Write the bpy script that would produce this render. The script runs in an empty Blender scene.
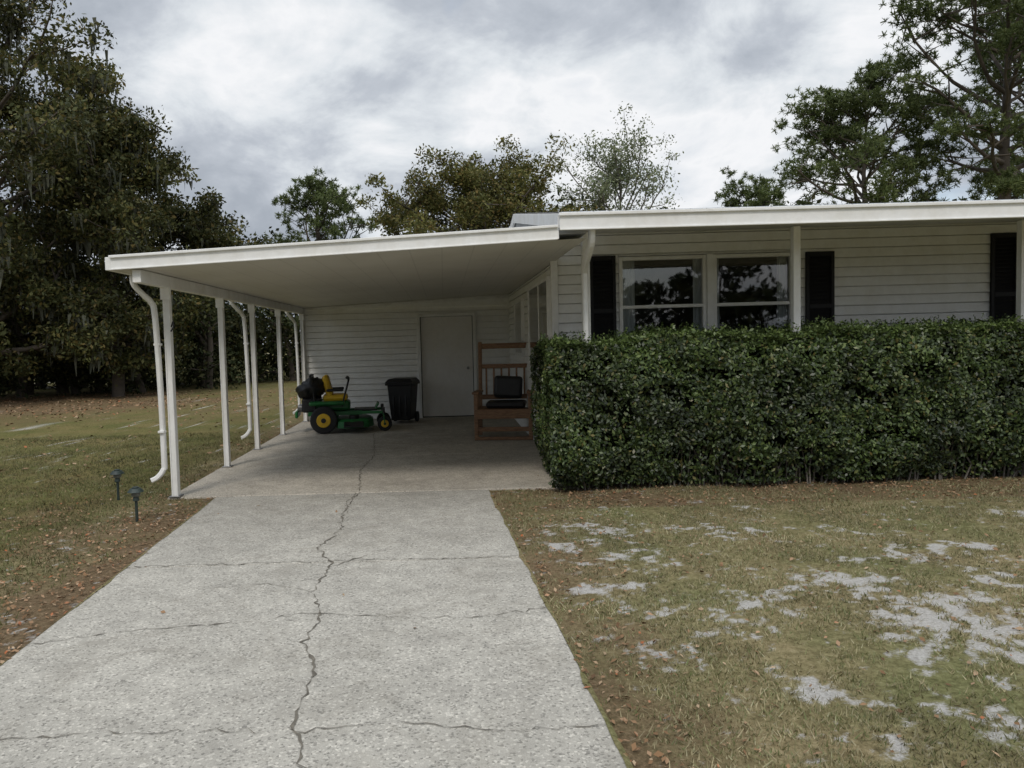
import bpy, math, random
import numpy as np
from mathutils import Vector, Matrix, Euler
rng=np.random.default_rng(7); random.seed(7)
S=bpy.context.scene
COL=S.collection

# ------------------------------------------------------------------ helpers
def link(o,parent=None):
    COL.objects.link(o)
    if parent: o.parent=parent
    return o
def empty(name,loc=(0,0,0),rot=0):
    e=bpy.data.objects.new(name,None); e.location=loc; e.rotation_euler=(0,0,rot); e.empty_display_size=.2
    COL.objects.link(e); return e
def pymesh(name,V,F,mat,parent=None,smooth=False,bevel=0):
    m=bpy.data.meshes.new(name); m.from_pydata([tuple(v) for v in V],[],F); m.update()
    o=bpy.data.objects.new(name,m); link(o,parent)
    if mat: m.materials.append(mat)
    if smooth: m.polygons.foreach_set('use_smooth',[True]*len(m.polygons))
    if bevel:
        b=o.modifiers.new('b','BEVEL'); b.width=bevel; b.segments=2; b.limit_method='ANGLE'
    return o
def npquads(name,V,mat,parent=None):
    n=len(V); m=bpy.data.meshes.new(name)
    m.vertices.add(n*4); m.vertices.foreach_set('co',V.reshape(-1).astype(np.float32))
    m.loops.add(n*4); m.loops.foreach_set('vertex_index',np.arange(n*4,dtype=np.int32))
    m.polygons.add(n); m.polygons.foreach_set('loop_start',np.arange(0,n*4,4,dtype=np.int32))
    m.polygons.foreach_set('loop_total',np.full(n,4,dtype=np.int32))
    m.update(calc_edges=True); m.materials.append(mat)
    o=bpy.data.objects.new(name,m); return link(o,parent)
def box(name,c,s,mat,parent=None,bevel=.005,rot=(0,0,0)):
    x,y,z=[a/2 for a in s]
    V=[(-x,-y,-z),(x,-y,-z),(x,y,-z),(-x,y,-z),(-x,-y,z),(x,-y,z),(x,y,z),(-x,y,z)]
    F=[(0,3,2,1),(4,5,6,7),(0,1,5,4),(1,2,6,5),(2,3,7,6),(3,0,4,7)]
    o=pymesh(name,V,F,mat,parent,bevel=bevel); o.location=c; o.rotation_euler=rot; return o
def beam(name,p0,p1,w,h,mat,parent=None,bevel=.004,taper=1):
    p0=Vector(p0);p1=Vector(p1); d=(p1-p0).normalized()
    up=Vector((0,0,1)) if abs(d.z)<.95 else Vector((0,1,0))
    s=d.cross(up).normalized(); u=s.cross(d).normalized()
    V=[]
    for p,k in((p0,1),(p1,taper)):
        for a,b in((-1,-1),(1,-1),(1,1),(-1,1)): V.append(p+s*a*w/2*k+u*b*h/2*k)
    F=[(0,1,2,3),(7,6,5,4),(0,4,5,1),(1,5,6,2),(2,6,7,3),(3,7,4,0)]
    return pymesh(name,V,F,mat,parent,bevel=bevel)
def cyl(name,c,r,d,mat,parent=None,axis='Z',n=28,r2=None,bevel=.006):
    r2=r if r2 is None else r2
    V=[];F=[]
    for k,(z,rr) in enumerate(((-d/2,r),(d/2,r2))):
        for i in range(n):
            a=2*math.pi*i/n; x,y=rr*math.cos(a),rr*math.sin(a)
            V.append({'Z':(x,y,z),'Y':(x,z,y),'X':(z,x,y)}[axis])
    for i in range(n): F.append((i,(i+1)%n,n+(i+1)%n,n+i))
    F.append(tuple(range(n))[::-1]); F.append(tuple(range(n,2*n)))
    o=pymesh(name,V,F,mat,parent,bevel=bevel); o.location=c; return o
def tube_data(P,R,n,V,F):
    P=[Vector(p) for p in P]; b=len(V)
    for i,p in enumerate(P):
        d=(P[min(i+1,len(P)-1)]-P[max(i-1,0)]).normalized()
        up=Vector((1,0,0)) if abs(d.x)<.7 else Vector((0,1,0))
        s=d.cross(up).normalized(); u=s.cross(d)
        for k in range(n):
            a=2*math.pi*k/n; V.append(p+(s*math.cos(a)+u*math.sin(a))*R[i])
    for i in range(len(P)-1):
        for k in range(n):
            F.append((b+i*n+k,b+i*n+(k+1)%n,b+(i+1)*n+(k+1)%n,b+(i+1)*n+k))
def tube(name,P,R,mat,parent=None,n=10):
    V=[];F=[]
    if not hasattr(R,'__len__'): R=[R]*len(P)
    tube_data(P,R,n,V,F); return pymesh(name,V,F,mat,parent,smooth=True)
def catmull(P,k=6):
    P=[Vector(p) for p in P]; Q=[P[0]]+P+[P[-1]]; out=[]
    for i in range(1,len(Q)-2):
        a,b,c,d=Q[i-1],Q[i],Q[i+1],Q[i+2]
        for j in range(k):
            t=j/k
            out.append(.5*((2*b)+(c-a)*t+(2*a-5*b+4*c-d)*t*t+(3*b-a-3*c+d)*t**3))
    out.append(P[-1]); return out
def _h(i,j,s):
    n=(i*374761393+j*668265263+s*974711)&0x7fffffff
    n=((n^(n>>13))*1274126177)&0x7fffffff
    return ((n^(n>>16))&0xffff)/65535.
def vn(x,y,s=0):
    x=np.asarray(x,float);y=np.asarray(y,float)
    i=np.floor(x).astype(np.int64);j=np.floor(y).astype(np.int64);fx=x-i;fy=y-j
    fx=fx*fx*(3-2*fx);fy=fy*fy*(3-2*fy)
    return (_h(i,j,s)*(1-fx)+_h(i+1,j,s)*fx)*(1-fy)+(_h(i,j+1,s)*(1-fx)+_h(i+1,j+1,s)*fx)*fy
def fbm(x,y,s=0,o=4):
    r=0;a=.5
    for k in range(o): r=r+a*vn(x*2**k,y*2**k,s+k); a/=2
    return r/(1-.5**o)

# ------------------------------------------------------------------ materials
def mat_new(name):
    m=bpy.data.materials.new(name); m.use_nodes=True
    nt=m.node_tree; b=nt.nodes['Principled BSDF']; return m,nt,b
def N(nt,t,**k):
    n=nt.nodes.new(t)
    for a,v in k.items(): setattr(n,a,v)
    return n
def ramp(nt,fac,stops,interp='LINEAR'):
    r=N(nt,'ShaderNodeValToRGB'); r.color_ramp.interpolation=interp
    e=r.color_ramp.elements
    while len(e)<len(stops): e.new(.5)
    for i,(p,c) in enumerate(stops):
        e[i].position=p; e[i].color=(c,c,c,1) if not hasattr(c,'__len__') else (*c[:3],1)
    nt.links.new(fac,r.inputs[0]); return r.outputs[0]
def noise(nt,scale,detail=4,rough=.55,vec=None,dist=0):
    n=N(nt,'ShaderNodeTexNoise'); n.inputs['Scale'].default_value=scale; n.inputs['Detail'].default_value=detail
    n.inputs['Roughness'].default_value=rough; n.inputs['Distortion'].default_value=dist
    if vec is not None: nt.links.new(vec,n.inputs['Vector'])
    return n.outputs[0]
def pos(nt): return N(nt,'ShaderNodeNewGeometry').outputs['Position']
def mix(nt,fac,a,b,mode='MIX'):
    m=N(nt,'ShaderNodeMix',data_type='RGBA',blend_type=mode)
    for s,v in((0,fac),(6,a),(7,b)):
        if hasattr(v,'links'): nt.links.new(v,m.inputs[s])
        else: m.inputs[s].default_value=v if s==0 else (*v[:3],1)
    return m.outputs[2]
def mth(nt,op,a,b=None,clamp=False):
    m=N(nt,'ShaderNodeMath',operation=op); m.use_clamp=clamp
    for s,v in((0,a),(1,b)):
        if v is None: continue
        if hasattr(v,'links'): nt.links.new(v,m.inputs[s])
        else: m.inputs[s].default_value=v
    return m.outputs[0]
def bump(nt,b,h,strength,dist=.01):
    n=N(nt,'ShaderNodeBump'); n.inputs['Strength'].default_value=strength; n.inputs['Distance'].default_value=dist
    nt.links.new(h,n.inputs['Height']); nt.links.new(n.outputs[0],b.inputs['Normal'])
def simple(name,col,rough=.5,metal=0,var=.15,scale=6,spec=.5,bmp=0,bscale=60):
    m,nt,b=mat_new(name); p=pos(nt)
    f=noise(nt,scale,5,.6,p)
    lo=[c*(1-var) for c in col]; hi=[min(1,c*(1+var)) for c in col]
    nt.links.new(ramp(nt,f,[(.3,lo),(.7,hi)]),b.inputs['Base Color'])
    b.inputs['Roughness'].default_value=rough; b.inputs['Metallic'].default_value=metal
    b.inputs['Specular IOR Level'].default_value=spec
    if bmp: bump(nt,b,noise(nt,bscale,3,.5,p),bmp,.004)
    return m
def white_paint(name,col=(.78,.78,.75),dirt=.12,rough=.45,zs=1.5):
    m,nt,b=mat_new(name); p=pos(nt)
    mp=N(nt,'ShaderNodeMapping'); nt.links.new(p,mp.inputs[0]); mp.inputs['Scale'].default_value=(2,2,zs)
    f=noise(nt,2,6,.65,mp.outputs[0]); g=noise(nt,14,4,.6,p)
    c=ramp(nt,f,[(.32,[a*(1-dirt) for a in (col[0],col[1]*.985,col[2]*.95)]),(.6,col)])
    c=mix(nt,.25,c,ramp(nt,g,[(.35,.8),(.6,1.)]),'MULTIPLY')
    nt.links.new(c,b.inputs['Base Color']); b.inputs['Roughness'].default_value=rough
    b.inputs['Specular IOR Level'].default_value=.35
    return m
M_white=white_paint('white_painted_metal',(.82,.82,.80),dirt=.14,zs=.8)
M_fascia=white_paint('white_fascia',(.82,.82,.80),.1)
M_siding=white_paint('white_lap_siding',(.86,.86,.84),.07,.5)
M_soffit=white_paint('soffit_paint',(.74,.72,.67),.12,.6)
M_door=white_paint('door_paint',(.74,.72,.68),.04,.5)
M_black=simple('black_shutter',(.009,.009,.011),.55,spec=.3)
M_blackpl=simple('black_plastic',(.012,.012,.013),.5,var=.3,scale=9)
M_rubber=simple('tyre_rubber',(.02,.02,.02),.85)
M_green=simple('green_paint',(.012,.13,.03),.4,var=.3)
M_yellow=simple('yellow_paint',(.70,.43,.02),.45,var=.2)
M_steel=simple('grey_steel',(.2,.2,.2),.4,.8)
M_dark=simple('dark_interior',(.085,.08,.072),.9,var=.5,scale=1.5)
M_galv=simple('weathered_metal_roof',(.37,.38,.385),.65,.1,var=.3,scale=3)
M_litegreen=simple('garden_light_metal',(.022,.035,.03),.5)

def mk_ceiling():
    m,nt,b=mat_new('carport_ceiling_panels'); p=pos(nt)
    sx=N(nt,'ShaderNodeSeparateXYZ'); nt.links.new(p,sx.inputs[0])
    f=mth(nt,'FRACT',mth(nt,'MULTIPLY',sx.outputs[0],3.28))
    seam=ramp(nt,f,[(0,.86),(.03,.86),(.05,1),(1,1)])
    c=ramp(nt,noise(nt,1.2,5,.6,p),[(.3,(.56,.54,.48)),(.7,(.64,.62,.56))])
    nt.links.new(mix(nt,1,c,seam,'MULTIPLY'),b.inputs['Base Color']); b.inputs['Roughness'].default_value=.55
    bump(nt,b,seam,.2,.01); return m
M_ceil=mk_ceiling()
def mk_wood():
    m,nt,b=mat_new('brown_stained_wood'); p=pos(nt)
    mp=N(nt,'ShaderNodeMapping'); nt.links.new(p,mp.inputs[0]); mp.inputs['Scale'].default_value=(4,30,30)
    f=noise(nt,2,5,.6,mp.outputs[0])
    nt.links.new(ramp(nt,f,[(.3,(.14,.072,.035)),(.7,(.31,.17,.085))]),b.inputs['Base Color']); b.inputs['Roughness'].default_value=.55
    return m
M_wood=mk_wood()
def mk_concrete(name,tint,dark):
    m,nt,b=mat_new(name); p=pos(nt)
    big=ramp(nt,noise(nt,.7,6,.62,p,.3),[(.3,[t*dark for t in tint]),(.62,tint)])
    med=ramp(nt,noise(nt,5,8,.78,p),[(.3,.74),(.65,1.06)])
    v=N(nt,'ShaderNodeTexVoronoi'); v.inputs['Scale'].default_value=95; nt.links.new(p,v.inputs['Vector'])
    sep=N(nt,'ShaderNodeSeparateColor'); nt.links.new(v.outputs['Color'],sep.inputs[0])
    chips=ramp(nt,sep.outputs[0],[(0,.42),(.10,.62),(.18,.95),(.8,1.0),(.9,1.3),(1,1.5)])
    fine=ramp(nt,noise(nt,170,3,.7,p),[(.3,.75),(.7,1.2)])
    c=mix(nt,1,big,med,'MULTIPLY'); c=mix(nt,.8,c,chips,'MULTIPLY'); c=mix(nt,.8,c,fine,'MULTIPLY')
    st=ramp(nt,noise(nt,1.6,8,.78,p,.8),[(.50,0),(.66,1)])
    c=mix(nt,mth(nt,'MULTIPLY',st,.38),c,(.19,.17,.135))
    dots=ramp(nt,noise(nt,26,2,.5,p),[(.70,0),(.76,1)])
    c=mix(nt,mth(nt,'MULTIPLY',dots,.45),c,(.09,.08,.06))
    nt.links.new(c,b.inputs['Base Color']); b.inputs['Roughness'].default_value=.88; b.inputs['Specular IOR Level'].default_value=.25
    h=mth(nt,'ADD',v.outputs['Distance'],noise(nt,90,3,.7,p)); bump(nt,b,h,.35,.006)
    return m
M_drive=mk_concrete('driveway_concrete',(.435,.41,.355),.82)
M_slab=mk_concrete('carport_slab_concrete',(.50,.455,.38),.78)
M_crack=simple('crack_dark',(.13,.115,.09),.95,var=.5,scale=12)

def leafmat(name,stops,transl=.25,rough=.5,spec=.3,clump=.6,cl_scale=1.2):
    m,nt,b=mat_new(name); g=N(nt,'ShaderNodeNewGeometry')
    c=ramp(nt,g.outputs['Random Per Island'],stops)
    cl=ramp(nt,noise(nt,cl_scale,3,.6,g.outputs['Position']),[(.35,clump),(.65,1.2)])
    c=mix(nt,1,c,cl,'MULTIPLY')
    nt.links.new(c,b.inputs['Base Color']); b.inputs['Roughness'].default_value=rough; b.inputs['Specular IOR Level'].default_value=spec
    if transl>0:
        t=N(nt,'ShaderNodeBsdfTranslucent'); nt.links.new(c,t.inputs[0])
        ms=N(nt,'ShaderNodeMixShader'); ms.inputs[0].default_value=transl
        nt.links.new(b.outputs[0],ms.inputs[1]); nt.links.new(t.outputs[0],ms.inputs[2])
        nt.links.new(ms.outputs[0],nt.nodes['Material Output'].inputs[0])
    return m
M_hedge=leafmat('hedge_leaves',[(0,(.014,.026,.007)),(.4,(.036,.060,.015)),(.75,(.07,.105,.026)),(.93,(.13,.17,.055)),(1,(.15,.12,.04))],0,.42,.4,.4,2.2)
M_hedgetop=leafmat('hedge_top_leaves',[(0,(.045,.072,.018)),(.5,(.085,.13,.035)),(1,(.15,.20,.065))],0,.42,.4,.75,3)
M_oak=leafmat('oak_leaves',[(0,(.035,.042,.015)),(.5,(.075,.085,.028)),(.85,(.13,.125,.042)),(1,(.19,.14,.05))],.2,.6,.2,.4,.6)
M_brownoak=leafmat('autumn_oak_leaves',[(0,(.06,.07,.02)),(.4,(.125,.13,.038)),(.8,(.19,.175,.055)),(1,(.21,.145,.05))],.25,.6,.2,.55,.8)
M_thin=leafmat('sparse_tree_leaves',[(0,(.12,.15,.08)),(.6,(.19,.22,.12)),(1,(.26,.27,.16))],.3,.6,.2,.8,.7)
M_pine=leafmat('pine_needles',[(0,(.06,.085,.028)),(.6,(.12,.155,.052)),(1,(.19,.22,.085))],.3,.55,.2,.6,.6)
M_moss=leafmat('spanish_moss',[(0,(.07,.075,.055)),(1,(.14,.145,.11))],0,.9,.05,.7,.7)
M_far=leafmat('distant_foliage',[(0,(.022,.032,.013)),(.6,(.05,.060,.023)),(1,(.10,.095,.038))],0,.7,.1,.4,.35)
M_bark=simple('bark',(.085,.07,.055),.95,var=.4,scale=3,bmp=.6,bscale=15)
M_barkgrey=simple('grey_bark',(.16,.145,.125),.95,var=.4,scale=3)
M_blade=leafmat('grass_blades',[(0,(.22,.185,.10)),(.3,(.36,.31,.185)),(.5,(.20,.19,.09)),(.75,(.12,.15,.055)),(1,(.42,.37,.24))],0,.7,.15,.65,1.3)
M_bladeL=leafmat('green_grass_blades',[(0,(.15,.125,.065)),(.35,(.22,.185,.10)),(.65,(.10,.12,.042)),(1,(.145,.155,.06))],0,.7,.15,.5,1.0)
M_litter=leafmat('fallen_leaves_mat',[(0,(.11,.065,.035)),(.4,(.23,.135,.07)),(.75,(.31,.20,.12)),(.92,(.38,.28,.18)),(1,(.34,.10,.035))],0,.8,.15,.8,2)

def mk_glass():
    m=bpy.data.materials.new('window_glass'); m.use_nodes=True; nt=m.node_tree
    nt.nodes.remove(nt.nodes['Principled BSDF'])
    t=N(nt,'ShaderNodeBsdfTransparent'); t.inputs[0].default_value=(.78,.82,.83,1)
    g=N(nt,'ShaderNodeBsdfGlossy'); g.inputs['Roughness'].default_value=.02
    f=N(nt,'ShaderNodeFresnel'); f.inputs[0].default_value=2.0
    nm=noise(nt,1.5,1,.5,pos(nt)); bn=N(nt,'ShaderNodeBump'); bn.inputs['Strength'].default_value=.04; bn.inputs['Distance'].default_value=.05
    nt.links.new(nm,bn.inputs['Height']); nt.links.new(bn.outputs[0],g.inputs['Normal'])
    ms=N(nt,'ShaderNodeMixShader'); nt.links.new(f.outputs[0],ms.inputs[0]); nt.links.new(t.outputs[0],ms.inputs[1]); nt.links.new(g.outputs[0],ms.inputs[2])
    nt.links.new(ms.outputs[0],nt.nodes['Material Output'].inputs[0]); return m
M_glass=mk_glass()
M_curtain=simple('curtain_fabric',(.8,.8,.78),.9,var=.05)

# ------------------------------------------------------------------ ground
LX=lambda y:-2.11-.04*y
RX=lambda y:.74-.04*y
patches=[(1.25,6.1,.28,.10),(1.9,6.12,.30,.10),(.94,5.7,.18,.09),(2.3,5.9,.16,.07),(2.47,4.66,.24,.11),(2.75,4.3,.2,.09),(2.58,3.97,.22,.14),(2.66,3.6,.16,.10),
 (2.34,3.67,.14,.08),(1.54,3.98,.13,.06),(.98,3.64,.09,.05),(1.62,3.29,.10,.05),(.95,4.67,.16,.07),(1.28,5.3,.18,.07),(2.08,2.96,.16,.07),(1.53,2.8,.10,.05),
 (3.45,4.64,.2,.08),(1.83,4.4,.13,.06),(3.6,5.4,.2,.07),(2.9,5.2,.15,.06),(3.1,3.6,.2,.09),(4.4,5.0,.3,.12),(5,6.3,.3,.12),(1.3,4.2,.10,.05),(2.2,2.6,.16,.07)]
def sand_f(x,y):
    wx=x+.26*(fbm(x*6,y*6,61,3)-.5)*2; wy=y+.22*(fbm(x*6,y*6,71,3)-.5)*2
    s=np.zeros_like(x)
    for a,b,rx,ry in patches:
        s=np.maximum(s,np.exp(-(((wx-a)/(rx*1.5))**2+((wy-b)/(ry*1.9))**2)))
    reg=np.where((x>RX(y)+.25)&(x<9)&(y<7.2),np.clip(1-np.abs(y-4.4)/3.2,0,1),0)
    n=fbm(x*10,y*10,3,4); n3=fbm(x*30,y*30,13,3); n2=fbm(x*1.5,y*1.9,9,3)
    s=s*.62+(n-.5)*1.45+(n3-.5)*1.15+(n2-.5)*.5+reg*.15-.27
    return np.clip(s*1.9,0,1)
def litter_f(x,y):
    dr=np.abs(x-RX(y)); dl=np.abs(x-LX(y))
    s=np.where((x>RX(y)-.1)&(y<8.2),np.exp(-(dr/.5)**2)*.85,0)
    s=np.maximum(s,np.where(x<LX(y)+.1,np.exp(-(dl/.6)**2)*1.0,0))
    s=np.maximum(s,np.exp(-(((x+14)/8)**2+((y-23)/5)**2))*1.4)
    s=np.maximum(s,np.where((y>6.9)&(y<8)&(x>.4),.75,0))
    n=fbm(x*3,y*3,21,4); n4=fbm(x*.6,y*.6,27,3)
    s=s+(n-.55)*1.1+np.where(x<-2.3,(n4-.42)*1.1,(n4-.45)*.5)
    return np.clip(s,0,1)
def arr(lo,hi,st,flo,fhi,g=1.18):
    a=list(np.arange(lo,hi,st)); d=st;v=a[-1]
    while v<fhi: d*=g; v+=d; a.append(v)
    d=st;v=a[0];p=[]
    while v>flo: d*=g; v-=d; p.append(v)
    return np.array(p[::-1]+a)
xs=arr(-6,6,.03,-700,700,1.12); ys=arr(1.8,8.5,.03,-500,900,1.12)
GX,GY=np.meshgrid(xs,ys)
def gz(x,y): 
    near=np.exp(-((x/30)**2+((y-5)/40)**2))
    return -.018+.022*(fbm(x*1.7,y*1.7,5,4)-.5)*near*1.2
GZ=gz(GX,GY)
nx,ny=len(xs),len(ys)
m=bpy.data.meshes.new('ground'); nv=nx*ny
m.vertices.add(nv); m.vertices.foreach_set('co',np.stack([GX,GY,GZ],-1).reshape(-1).astype(np.float32))
ii,jj=np.meshgrid(np.arange(nx-1),np.arange(ny-1)); b0=(jj*nx+ii).reshape(-1)
L=np.stack([b0,b0+1,b0+nx+1,b0+nx],-1).reshape(-1).astype(np.int32); nf=len(b0)
m.loops.add(nf*4); m.loops.foreach_set('vertex_index',L)
m.polygons.add(nf); m.polygons.foreach_set('loop_start',np.arange(0,nf*4,4,dtype=np.int32)); m.polygons.foreach_set('loop_total',np.full(nf,4,dtype=np.int32))
m.update(calc_edges=True); m.polygons.foreach_set('use_smooth',[True]*nf)
for nm,fn in(('sand',sand_f),('litter',litter_f)):
    at=m.attributes.new(nm,'FLOAT','POINT'); at.data.foreach_set('value',fn(GX,GY).reshape(-1).astype(np.float32))
g=bpy.data.objects.new('ground',m); link(g)
mm,nt,b=mat_new('lawn_soil_sand'); p=pos(nt)
sd=N(nt,'ShaderNodeAttribute',attribute_name='sand').outputs['Fac']; lt=N(nt,'ShaderNodeAttribute',attribute_name='litter').outputs['Fac']
gr=ramp(nt,noise(nt,28,6,.75,p),[(.28,(.10,.085,.047)),(.42,(.18,.155,.085)),(.55,(.27,.235,.135)),(.72,(.39,.34,.22))])
gr2=ramp(nt,noise(nt,1.1,5,.6,p),[(.35,(.74,.84,.64)),(.65,(1.15,1.06,1.0))])
gr=mix(nt,1,gr,gr2,'MULTIPLY')
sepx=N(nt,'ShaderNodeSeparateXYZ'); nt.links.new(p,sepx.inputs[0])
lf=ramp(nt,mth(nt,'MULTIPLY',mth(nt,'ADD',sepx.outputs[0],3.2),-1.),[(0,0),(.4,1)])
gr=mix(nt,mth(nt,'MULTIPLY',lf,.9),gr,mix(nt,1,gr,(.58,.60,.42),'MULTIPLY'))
lit=ramp(nt,noise(nt,45,4,.8,p),[(.3,(.065,.045,.028)),(.5,(.16,.105,.062)),(.7,(.28,.20,.125))])
c=mix(nt,mth(nt,'MULTIPLY',lt,.85),gr,lit)
sn=ramp(nt,noise(nt,60,5,.75,p),[(.3,(.30,.28,.25)),(.6,(.60,.58,.55))])
sm=mth(nt,'ADD',mth(nt,'MULTIPLY',sd,1.0),mth(nt,'MULTIPLY',mth(nt,'SUBTRACT',noise(nt,50,6,.85,p),.5),2.3))
sm=ramp(nt,sm,[(.3,0),(.8,1)])
c=mix(nt,mth(nt,'MULTIPLY',sm,.9),c,sn)
nt.links.new(c,b.inputs['Base Color']); b.inputs['Roughness'].default_value=.95; b.inputs['Specular IOR Level'].default_value=.1
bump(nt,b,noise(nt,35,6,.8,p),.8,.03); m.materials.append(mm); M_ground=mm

def edge_q(y,side): return .004+.05*np.clip(fbm(y*3.,y*0+3+side*5,91,5)-.35,0,1)
def in_slab(x,y,ragged=True):
    ql=edge_q(y,-1) if ragged else .015; qr=edge_q(y,1) if ragged else .015
    a=(x>LX(y)+ql)&(x<RX(y)-qr)&(y<7.87)
    c=(x>-2.93+.01)&(x<1.36)&(y>7.84)&(y<18)
    return a|c|((x>1.3)&(y>8.9))
def gz2(x,y):
    return np.where(in_slab(x,y,False),.003,gz(x,y))
def blades(name,n,x0,x1,y0,y1,mat,h,w,power=1.0,seed=0):
    r=np.random.default_rng(seed)
    y=y0+(y1-y0)*r.random(n)**power; x=x0+(x1-x0)*r.random(n)
    dn=fbm(x*9,y*9,31,3); dn2=fbm(x*2.2,y*2.2,33,3); sd_=sand_f(x,y)
    keep=(dn*.6+dn2*.4+.25*r.random(n)>.56)&(~in_slab(x,y))&(r.random(n)>sd_*1.0)&(litter_f(x,y)<.4+.6*r.random(n))
    x=x[keep];y=y[keep];k=len(x); z=gz2(x,y)
    a=r.random(k)*2*np.pi; hh=h*(.3+.9*r.random(k)**1.5); ww=w*(.6+.8*r.random(k)); le=r.random(k)*1.4
    la=r.random(k)*2*np.pi
    D=np.stack([np.cos(a)*ww/2,np.sin(a)*ww/2,a*0],-1); P=np.stack([x,y,z],-1)
    tip=P+np.stack([np.cos(la)*hh*le,np.sin(la)*hh*le,hh],-1)
    V=np.stack([P-D,P+D,tip+D*.25,tip-D*.25],1)
    return npquads(name,V,mat)
blades('lawn_grass',330000,.3,8.5,2.2,8.0,M_blade,.024,.0055,1.25,1)
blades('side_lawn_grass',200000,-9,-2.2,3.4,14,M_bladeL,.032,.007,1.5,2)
def flat_leaves(name,n,fn,x0,x1,y0,y1,size,seed,zoff=.008,onslab=.01):
    r=np.random.default_rng(seed)
    x=x0+(x1-x0)*r.random(n); y=y0+(y1-y0)*r.random(n)
    k=(r.random(n)<fn(x,y))&((~in_slab(x,y))|(r.random(n)<onslab))&~((x>1.3)&(y>8.9))
    x=x[k];y=y[k];n=len(x)
    z=np.where(in_slab(x,y,False),.006,gz(x,y)+zoff+.012*r.random(n))
    nrm=np.stack([r.normal(0,.35,n),r.normal(0,.35,n),np.ones(n)],-1); nrm/=np.linalg.norm(nrm,axis=1)[:,None]
    a=r.normal(size=(n,3)); A=np.cross(a,nrm); A/=np.linalg.norm(A,axis=1)[:,None]; B=np.cross(nrm,A)
    s=size*(.5+r.random(n))[:,None]; C=np.stack([x,y,z],-1)
    V=np.stack([C-A*s,C+B*s*.5,C+A*s,C-B*s*.5],1); V[:,1,2]+=.004
    return npquads(name,V,M_litter)
flat_leaves('fallen_leaves',50000,lambda x,y:litter_f(x,y)**1.2*.85+.07,-6,7,2.3,9,.015,11)
flat_leaves('fallen_leaves',14000,lambda x,y:litter_f(x,y)*.8+.08,-22,-3,9,28,.04,12)

# ------------------------------------------------------------------ driveway & slab
def slabpoly(name,y0,y1,l0,r0,l1,r1,mat,parent,top=0.0,bot=-.12):
    V=[(l0,y0,bot),(r0,y0,bot),(r1,y1,bot),(l1,y1,bot),(l0,y0,top),(r0,y0,top),(r1,y1,top),(l1,y1,top)]
    return pymesh(name,V,[(0,3,2,1),(4,5,6,7),(0,1,5,4),(1,2,6,5),(2,3,7,6),(3,0,4,7)],mat,parent,bevel=.009)
drv=empty('driveway')
yy=[-9,-5,-1.3,2.05,5.35,7.85]
for i in range(5):
    a,c=yy[i]+.006,yy[i+1]-.006
    slabpoly('concrete_panel',a,c,LX(a),RX(a),LX(c),RX(c),M_drive,drv)
    pymesh('joint_fill',[(LX(c)+.02,c-.02,-.012),(RX(c)-.02,c-.02,-.012),(RX(c)-.02,c+.03,-.012),(LX(c)+.02,c+.03,-.012)],[(0,1,2,3)],M_crack,drv)
cs=empty('carport_floor')
for a,c in((7.856,10.4),(10.410,13.0),(13.010,15.6)):
    slabpoly('slab_panel',a,c,-2.93,1.37,-2.93,1.37,M_slab,cs,.004)
def soil_edge(side):
    V=[];F=[];n=700
    Y=1.6+6.22*np.arange(n+1)/n; Q=edge_q(Y,side)
    for i in range(n+1):
        y=float(Y[i]); e=(LX if side<0 else RX)(y); q=float(Q[i])
        V+= [(e+side*.01,y,-.006),(e-side*.004,y,.0032),(e-side*q,y,.0032)]
    for i in range(n):
        for k in range(2):
            f=(i*3+k,i*3+k+1,i*3+k+4,i*3+k+3); F.append(f if side<0 else f[::-1])
    pymesh('soil_edge',V,F,M_ground,drv)
soil_edge(-1); soil_edge(1)
def crack(P,w,seed,parent=drv,z=.0045):
    r=random.Random(seed); pts=[]
    for i in range(len(P)-1):
        a=Vector(P[i]);c=Vector(P[i+1]); n=max(2,int((c-a).length/.04)); d=(c-a).normalized(); s=Vector((-d.y,d.x))
        for k in range(n): pts.append(a.lerp(c,k/n)+s*r.gauss(0,.012))
    pts.append(Vector(P[-1])); V=[];F=[]
    for i,q in enumerate(pts):
        d=(pts[min(i+1,len(pts)-1)]-pts[max(i-1,0)]).normalized(); s=Vector((-d.y,d.x))
        ww=w*max(.08,r.gauss(.6,.45))/2
        V+= [(q.x+s.x*ww,q.y+s.y*ww,z),(q.x-s.x*ww,q.y-s.y*ww,z)]
    for i in range(len(pts)-1): F.append((2*i,2*i+1,2*i+3,2*i+2))
    pymesh('crack',V,F,M_crack,parent)
crack([(-1.25,13),(-1.0,10.4),(-1.06,9.2),(-.93,7.9)],.012,1,cs,.0085)
crack([(-.93,7.84),(-.97,6.9),(-.9,6.3),(-1.0,5.7),(-.84,5.35),(-.86,4.7),(-.75,4.3),(-.78,3.9),(-.66,3.5),(-.67,3.1),(-.56,2.7),(-.5,1.5)],.013,2)
crack([(-.95,7.84),(-1.0,7.3),(-.93,6.9)],.008,12)
crack([(-2.27,3.95),(-1.7,4.15),(-1.2,4.2),(-.86,4.32),(-.4,4.25),(.1,4.18),(.57,4.3)],.008,3)
crack([(-.85,5.2),(-.6,5.5)],.01,4)
crack([(-2.32,5.38),(-1.6,5.36),(-.8,5.38),(0,5.36),(.51,5.37)],.008,14)
crack([(-2.2,2.95),(-1.5,3.0),(-.68,2.98),(-.2,3.02),(.2,2.93),(.62,2.95)],.0055,5)
crack([(-.95,7.3),(-.6,7.1),(-.2,7.25)],.005,6)
crack([(-.86,4.7),(-1.2,4.9),(-1.6,4.8)],.005,7)

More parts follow.
